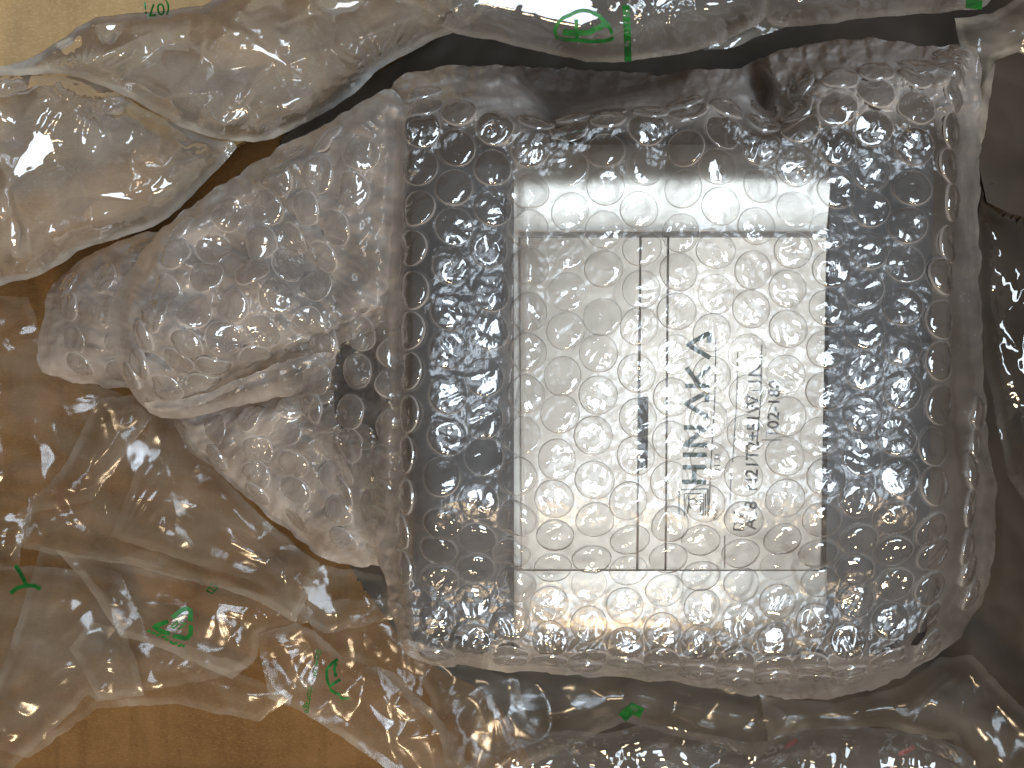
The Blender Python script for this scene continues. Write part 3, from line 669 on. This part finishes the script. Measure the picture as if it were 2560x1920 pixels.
PG = 'air pillows round the wrapped motor'
# top left pair
SL1, rL1, oL1 = pillow('air_pillow', [(-90, 150), (0, 163), (60, 160), (117, 157), (195, 172), (274, 211), (352, 250), (411, 285), (469, 303), (514, 309), (500, 340), (449, 387), (400, 440), (352, 482), (260, 515), (180, 537), (130, 570), (78, 598), (0, 617), (-90, 650)],
    56, 24, 170, 61, 'large clear inflated air pillow at the left edge with a broad white window reflection', group=PG, amp=7.5, fsize=210, facet=15, fac_size=210,
    pinch=((195, 180, 11, 3.5, 80), (505, 312, 11, 3.0, 80)), milk=0.24, step=4.0, tilt=(0, 0.2),
    shine=[[(9, 474), (50, 398), (81, 344), (113, 335), (140, 366), (95, 411), (27, 457)], [(135, 352), (200, 380), (285, 400), (240, 401), (150, 372)], [(0, 205), (50, 200), (60, 212), (20, 224), (0, 222)],
           [(222, 275), (265, 245), (308, 240), (300, 258), (245, 280)], [(95, 215), (110, 222), (160, 268), (150, 270)], [(300, 360), (355, 320), (358, 328), (318, 366)], [(25, 545), (35, 560), (40, 640), (30, 640)], [(0, 490), (20, 530), (15, 545), (0, 530)], [(145, 205), (152, 210), (155, 232), (148, 228)]])
SL2, rL2, oL2 = pillow('air_pillow', [(-90, 150), (0, 146), (78, 121), (129, 90), (180, 51), (219, 31), (352, 27), (461, 4), (540, -60), (1060, -60), (1050, 20), (1010, 58), (960, 77), (900, 105), (821, 145), (770, 195), (716, 239), (640, 275), (571, 307), (477, 303), (411, 285), (352, 250), (274, 211), (195, 172), (117, 158), (60, 160), (0, 163), (-90, 160)],
    66, 22, 140, 67, 'clear inflated air pillow lying across the upper left beside the yellow cardboard flap', group=PG, amp=7.5, fsize=170, facet=15, fac_size=170,
    pinch=((180, 165, 13, 3.5, 70), (480, 302, 11, 3.5, 90), (820, 150, 9, 3.0, 90)), milk=0.24, step=4.0, ang=-0.5,
    shine=[[(540, 100), (597, 75), (633, 104), (714, 158), (655, 131), (600, 104)], [(690, 81), (764, 95), (796, 115), (732, 117), (705, 104)], [(235, 63), (298, 61), (267, 92)], [(345, 80), (352, 90), (370, 135), (362, 130)], [(394, 81), (404, 85), (422, 108), (414, 108)],
           [(485, 225), (505, 110), (512, 104), (498, 225)], [(800, 5), (905, 0), (880, 15), (810, 22)], [(690, 62), (800, 25), (802, 30), (695, 64)], [(590, 30), (600, 28), (712, 160), (700, 150)], [(545, 290), (610, 265), (620, 285), (560, 310)], [(330, 130), (345, 135), (350, 145), (335, 150)], [(140, 110), (180, 90), (182, 96), (145, 116)]])
# top centre and right
ST1, rT1, oT1 = pillow('air_pillow', [(890, -90), (915, 10), (950, 62), (1000, 78), (1090, 92), (1184, 117), (1250, 131), (1309, 137), (1380, 131), (1469, 119), (1530, 104), (1590, 78), (1650, 45), (1665, 10), (1665, -90)],
    80, 24, 140, 71, 'clear inflated air pillow at the top centre printed with a large green recycling mark', group=PG, amp=4.5, fsize=170, facet=6, fac_size=190,
    pinch=((1410, 30, 13, 3.5, 60), (960, 60, 11, 3.0, 60)), milk=0.15, step=3.8, ang=1.2,
    shine=[[(1255, -20), (1300, 10), (1335, 25), (1385, 42), (1425, 42), (1458, 58), (1510, 38), (1535, 34), (1548, 10), (1548, -20), (1538, -20), (1535, 20), (1515, 33), (1480, 15), (1465, -20)], [(1572, -20), (1578, 20), (1584, 90), (1590, 88), (1585, 20), (1580, -20)], [(1615, 25), (1650, -5), (1720, -8), (1730, 0), (1660, 8)], [(1120, 0), (1140, 35), (1150, 0), (1142, 0), (1138, 22)], [(1160, -10), (1250, -10), (1290, 18), (1230, 12), (1165, 4)], [(1665, 55), (1690, 20), (1695, 22), (1672, 60)], [(1000, 10), (1012, 14), (1030, 22), (1004, 22)]])
ST2, rT2, oT2 = pillow('air_pillow', [(1655, -90), (1650, 30), (1662, 54), (1700, 60), (1780, 52), (1880, 38), (1980, 30), (2067, 25), (2124, 20), (2150, -10), (2160, -90)],
    80, 20, 110, 73, 'dim clear air pillow at the top right corner above the black board', group=PG, amp=4.0, fsize=150, facet=5, fac_size=170, milk=0.12, step=5, pinch=((1660, 20, 13, 4.0, 70),),
    shine=[[(2120, 0), (2140, 12), (2160, 0), (2160, -8), (2140, 5)], [(1995, 5), (2010, 0), (2015, -8), (2000, -6)]])
pillow('crumpled_film', [(1500, 116), (1560, 60), (1640, 36), (1720, 50), (1660, 72), (1590, 100)], 66, 5, 60, 79,
    'small crumpled strip of clear film squeezed between the two top right air pillows', 'plastic film', amp=6, fsize=80, milk=0.16, step=5, under=False)
# lower left, half empty
SD1, rD1, oD1 = pillow('air_pillow', [(42, 1180), (60, 1075), (100, 1050), (150, 990), (190, 900), (215, 860), (330, 850), (400, 930), (460, 1010), (560, 1110), (650, 1190), (690, 1215), (675, 1260), (640, 1345), (560, 1300), (480, 1270), (380, 1250), (300, 1225), (180, 1205), (90, 1195)],
    34, 15, 110, 83, 'slack clear air pillow left of the motor with a warm lamp glint and sealed edge', group=PG, amp=3.0, fsize=200, facet=6.0, fac_size=230, milk=0.062, step=4.2,
    fn=0.10, pinch=((240, 1175, 15, 5.0, 120), (600, 1210, 11, 3.0, 90)), ang=0.5)
SD2, rD2, oD2 = pillow('air_pillow', [(120, 1190), (220, 1205), (300, 1225), (480, 1262), (660, 1305), (665, 1345), (560, 1372), (556, 1420), (535, 1440), (500, 1468), (420, 1430), (330, 1395), (260, 1375), (225, 1320), (170, 1240)],
    24, 7, 90, 89, 'flattened clear air pillow printed with a green triangle mark numbered 07', group=PG, amp=3.0, fsize=150, facet=4.5, fac_size=170, milk=0.062, step=4.2, fn=0.10, pinch=((460, 1300, 9, 3, 80),), ang=0.35)
SD3, rD3, oD3 = pillow('air_pillow', [(556, 1372), (640, 1345), (680, 1362), (740, 1420), (850, 1450), (960, 1560), (1010, 1650), (1060, 1740), (930, 1740), (820, 1650), (720, 1580), (640, 1530), (580, 1510)],
    26, 6, 80, 97, 'narrow folded clear air pillow below the motor with faint green lettering and folded mark', group=PG, amp=3.6, fsize=130, facet=5.2, fac_size=150, milk=0.062, step=4.2, fn=0.10, pinch=((700, 1380, 11, 4, 100),), ang=0.8, stretch=2.6)
SD4, rD4, oD4 = pillow('air_pillow', [(-90, 1225), (40, 1222), (180, 1230), (250, 1310), (300, 1440), (310, 1500), (210, 1515), (190, 1500), (100, 1590), (20, 1670), (-90, 1740)],
    16, 8, 110, 101, 'empty clear air pillow in the lower left corner with a green arrow mark', group=PG, amp=3.6, fsize=200, facet=4.5, fac_size=240, milk=0.062, step=5, fn=0.10, pinch=((330, 1480, 13, 5, 120),), ang=-0.9, stretch=2.2)
SD5, rD5, oD5 = pillow('plastic_film', [(190, 1340), (420, 1400), (540, 1440), (470, 1465), (330, 1490), (215, 1512), (150, 1400)], 12, 2, 60, 103,
    'wrinkled scrap of clear film lying on cardboard under the green triangle mark', 'plastic film', amp=3.0, fsize=110, milk=0.062, step=5, under=False, fn=0.10, pinch=((320, 1480, 13, 4, 70),))
for k_, (ol_, z_, lb_, sd_) in enumerate((
    ([(-90, 640), (60, 640), (120, 800), (260, 850), (330, 900), (200, 1080), (60, 1110), (40, 1230), (-90, 1230)], 8, 'thin clear film over brown cardboard at the left edge below the big pillow', 141),
    ([(330, 880), (420, 930), (560, 1110), (690, 1220), (820, 1240), (880, 1330), (700, 1370), (560, 1260), (330, 1190), (240, 1160), (300, 1000)], 20, 'thin clear film under the lower left corner of the bunched bubble wrap', 149),
    ([(90, 1180), (260, 1240), (330, 1390), (500, 1450), (640, 1500), (560, 1560), (380, 1520), (210, 1530), (60, 1640), (-60, 1600), (20, 1400)], 7, 'dull wrinkled film spread on the cardboard below the flattened pillow', 151),
    ([(650, 1300), (840, 1290), (900, 1400), (1120, 1470), (1160, 1640), (1040, 1740), (930, 1560), (800, 1440), (690, 1400)], 12, 'dark clear film filling the gap beneath the lower left corner of the motor', 157))):
    pillow('plastic_film', ol_, z_, 3, 60, sd_, lb_, 'plastic film', amp=4.2, fsize=130, facet=3.8, fac_size=150, milk=0.062, step=5, under=False, fn=0.08, ang=0.5 * k_, stretch=2.2)
# bottom
SE1, rE1, oE1 = pillow('air_pillow', [(880, 1380), (1000, 1420), (1150, 1440), (1350, 1450), (1640, 1500), (1720, 1560), (1640, 1640), (1500, 1600), (1350, 1560), (1150, 1650), (1010, 1740), (960, 1640), (930, 1520)],
    22, 12, 120, 107, 'dark slack air pillow in shade directly under the lower edge of the bubble wrap', group=PG, amp=3.6, fsize=190, facet=5.2, fac_size=210, milk=0.05, step=4.5, fn=0.10, pinch=((1060, 1480, 13, 4, 130),), ang=0.6, stretch=2)
SE2, rE2, oE2 = pillow('air_pillow', [(990, 1740), (1010, 1640), (1060, 1600), (1200, 1575), (1330, 1585), (1400, 1560), (1560, 1590), (1640, 1610), (1760, 1570), (1900, 1565), (2060, 1600), (2120, 1660), (2140, 1760)],
    46, 14, 90, 109, 'clear air pillow along the bottom edge creased into upright warm glinting folds', group=PG, amp=5.4, fsize=110, facet=4.5, fac_size=120, milk=0.06, step=3.6, ang=1.45, stretch=3.0)
SE3, rE3, oE3 = pillow('air_pillow', [(1640, 1500), (1800, 1520), (1950, 1480), (2030, 1420), (2100, 1415), (2190, 1510), (2300, 1600), (2300, 1760), (2100, 1700), (2060, 1600), (1900, 1570), (1760, 1575), (1660, 1600)],
    30, 12, 110, 113, 'large dim air pillow in the lower right corner with a pale straight folded edge', group=PG, amp=3.6, fsize=210, facet=4.5, fac_size=240, milk=0.05, step=4.5, fn=0.10, pinch=((2100, 1420, 11, 5, 130),), ang=0.7, stretch=2.2)
# right side
SF1, rF1, oF1 = pillow('plastic_film', [(2060, 40), (2140, 30), (2290, -60), (2290, 180), (2200, 110), (2150, 130), (2128, 300), (2100, 360), (2080, 120)], 60, 4, 50, 127,
    'dull crushed film in the upper right corner beside the black board', 'plastic film', amp=3.6, fsize=90, milk=0.14, step=4.5, under=False, fn=0.10, pinch=((2120, 90, 11, 3, 60),))
SF2, rF2, oF2 = pillow('plastic_film', [(2100, 420), (2180, 470), (2290, 440), (2290, 1100), (2190, 1080), (2150, 900), (2110, 700)], 24, 7, 70, 131,
    'dark crinkled clear film down the right side of the wrapped motor', 'plastic film', amp=4.8, fsize=130, facet=3.0, fac_size=120, milk=0.05, step=4.5, under=False, ang=1.3)
# black board on the right
Sb = Surf(smooth_poly(poly([(2122, 112), (2290, 100), (2290, 480), (2200, 470), (2108, 425)]), 1, 1), 5)
Sb.Z = (50 + 1.6 * perlin(Sb.PX / 110, Sb.PY / 140, 4) + 2 * folds(Sb.PX, Sb.PY, 300, 12, 2)) / 1000
bp_ = tag(Sb.build('plastic_board', M_darkfilm, None), 'flat charcoal plastic board standing at the right edge beside the bubble wrap', 'board')
thicken(bp_, 0.003)
Sg = Surf(smooth_poly(poly([(560, 330), (760, 190), (980, 60), (1000, -100), (2500, -100), (2500, 1800), (1500, 1740), (1180, 1740), (1130, 1600), (1060, 1500), (900, 1420), (760, 1240), (700, 1100), (600, 700)]), 1, 2), 8)  # dark sheet added over the floor, standing in for shade in the gaps
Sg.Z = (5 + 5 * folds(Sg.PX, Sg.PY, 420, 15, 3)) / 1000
bp2 = tag(Sg.build('gap_shade_sheet', M_darkfilm, None), 'black sheet added on the box floor in place of shade in the gaps round the wrapped motor', 'plastic sheet')
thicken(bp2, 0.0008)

# ---- green print
def xf(segs, cx, cyy, sc_=1.0, ang=0.0, sx=1.0):
    a = R(ang); return [[(cx + (x * sx * math.cos(a) - y * math.sin(a)) * sc_, cyy + (x * sx * math.sin(a) + y * math.cos(a)) * sc_) for x, y in s] for s in segs]
def pp(segs, z): return segs
# triangle with 07 (source crop 340..560, 1480..1640 shown at 10.05x)
def c2(pts): return [(340 + x / 10.05, 1480 + y / 10.05) for x, y in pts]
strokes('recycling_mark', [c2([(940, 630), (1080, 500), (1200, 430), (1290, 420), (1370, 460), (1370, 560), (1365, 710)]), c2([(780, 755), (600, 810), (440, 870), (560, 950), (700, 1010), (830, 1045)]),
    c2([(1375, 860), (1370, 1060), (1300, 1150), (1230, 1165), (1080, 1130), (950, 1105)])], 11.5, oD2, M_green, rD2)
strokes('mark_number', [c2([(1030, 740), (950, 790), (880, 880), (950, 910), (1010, 870), (1050, 800), (1030, 740)]), c2([(1120, 760), (1260, 800), (1160, 870), (1080, 930)])], 4.5, oD2, M_green, rD2)
strokes('mark_word', [c2([(290, 970), (350, 985)]), c2([(400, 1020), (470, 1035)]), c2([(510, 1085), (610, 1065)]), c2([(650, 1140), (740, 1120)]), c2([(750, 1190), (810, 1195)]), c2([(860, 1250), (940, 1300), (1030, 1290)]), c2([(1070, 1360), (1130, 1330), (1210, 1360)])], 6, oD2, M_green, rD2)
strokes('printed_code', [[(516, 1476), (530, 1484)], [(521, 1468), (537, 1477)], [(526, 1462), (545, 1470)], [(516, 1476), (530, 1458), (546, 1468), (530, 1484), (516, 1476)]], 3, oD2, M_green, rD2)
def c3(pts): return [(740 + x / 7.54, 1600 + y / 7.54) for x, y in pts]
strokes('recycling_mark', [c3([(780, 370), (680, 440), (580, 560), (580, 700), (600, 800), (640, 880), (720, 810), (830, 750)]), c3([(650, 940), (760, 1010), (830, 1030)]), c3([(830, 1085), (920, 1110), (1000, 1095)]), c3([(750, 440), (720, 560), (750, 680)])], 7.5, oD3, M_green, rD3)
lettering('lettering', 'illow or', 790, 1622, 16, -97, oD3, M_green, rD3)
lettering('lettering', 'storage', 771, 1715, 16, -99, oD3, M_green, rD3)
strokes('recycling_mark', [[(40, 1415), (55, 1440), (66, 1464)], [(66, 1464), (42, 1470), (28, 1482)], [(66, 1464), (85, 1464), (100, 1472)]], 10, oD4, M_green, rD4)
def c4(pts): return [(1360 + x / 7.9, 0 + y / 7.9) for x, y in pts]
strokes('recycling_mark', [c4([(640, 230), (480, 310), (380, 350), (260, 480), (215, 600), (240, 740), (400, 780), (620, 790), (900, 820), (1200, 810), (1340, 770)]), c4([(1350, 760), (1340, 640), (1270, 500), (1130, 350)]), c4([(1130, 350), (1190, 480), (1060, 500), (1240, 520)]),
    c4([(640, 400), (640, 560), (660, 770)]), c4([(640, 230), (760, 200), (900, 215), (1100, 320)])], 9, oT1, M_green, rT1)
strokes('mark_number', [c4([(400, 640), (520, 640), (700, 650), (900, 640), (1000, 570), (1120, 540)]), c4([(420, 620), (500, 660), (620, 660)])], 14, oT1, M_green, rT1)
strokes('printed_bar', [c4([(1620, 130), (1640, 420), (1650, 800), (1660, 1180)])], 18, oT1, M_green, rT1)
lettering('mark_number', '(07\u00a1', 425, 6, -30, 6, oL2, M_green, rL2)
strokes('printed_patch', [[(2420, 10), (2450, 12)]], 22, oT2, M_green, rT2)
strokes('printed_patch', [[(1560, 1790), (1580, 1770), (1600, 1780)]], 26, oE1, M_green, rE1)
strokes('printed_patch', [[(1965, 1868), (1990, 1850)], [(2250, 1885), (2285, 1868)]], 12, oE3, M_red, rE3)
print('BUBBLES', NB, 'TRIS', sum(len(o.data.polygons) * 2 for o in sc.objects if o.type == 'MESH'))
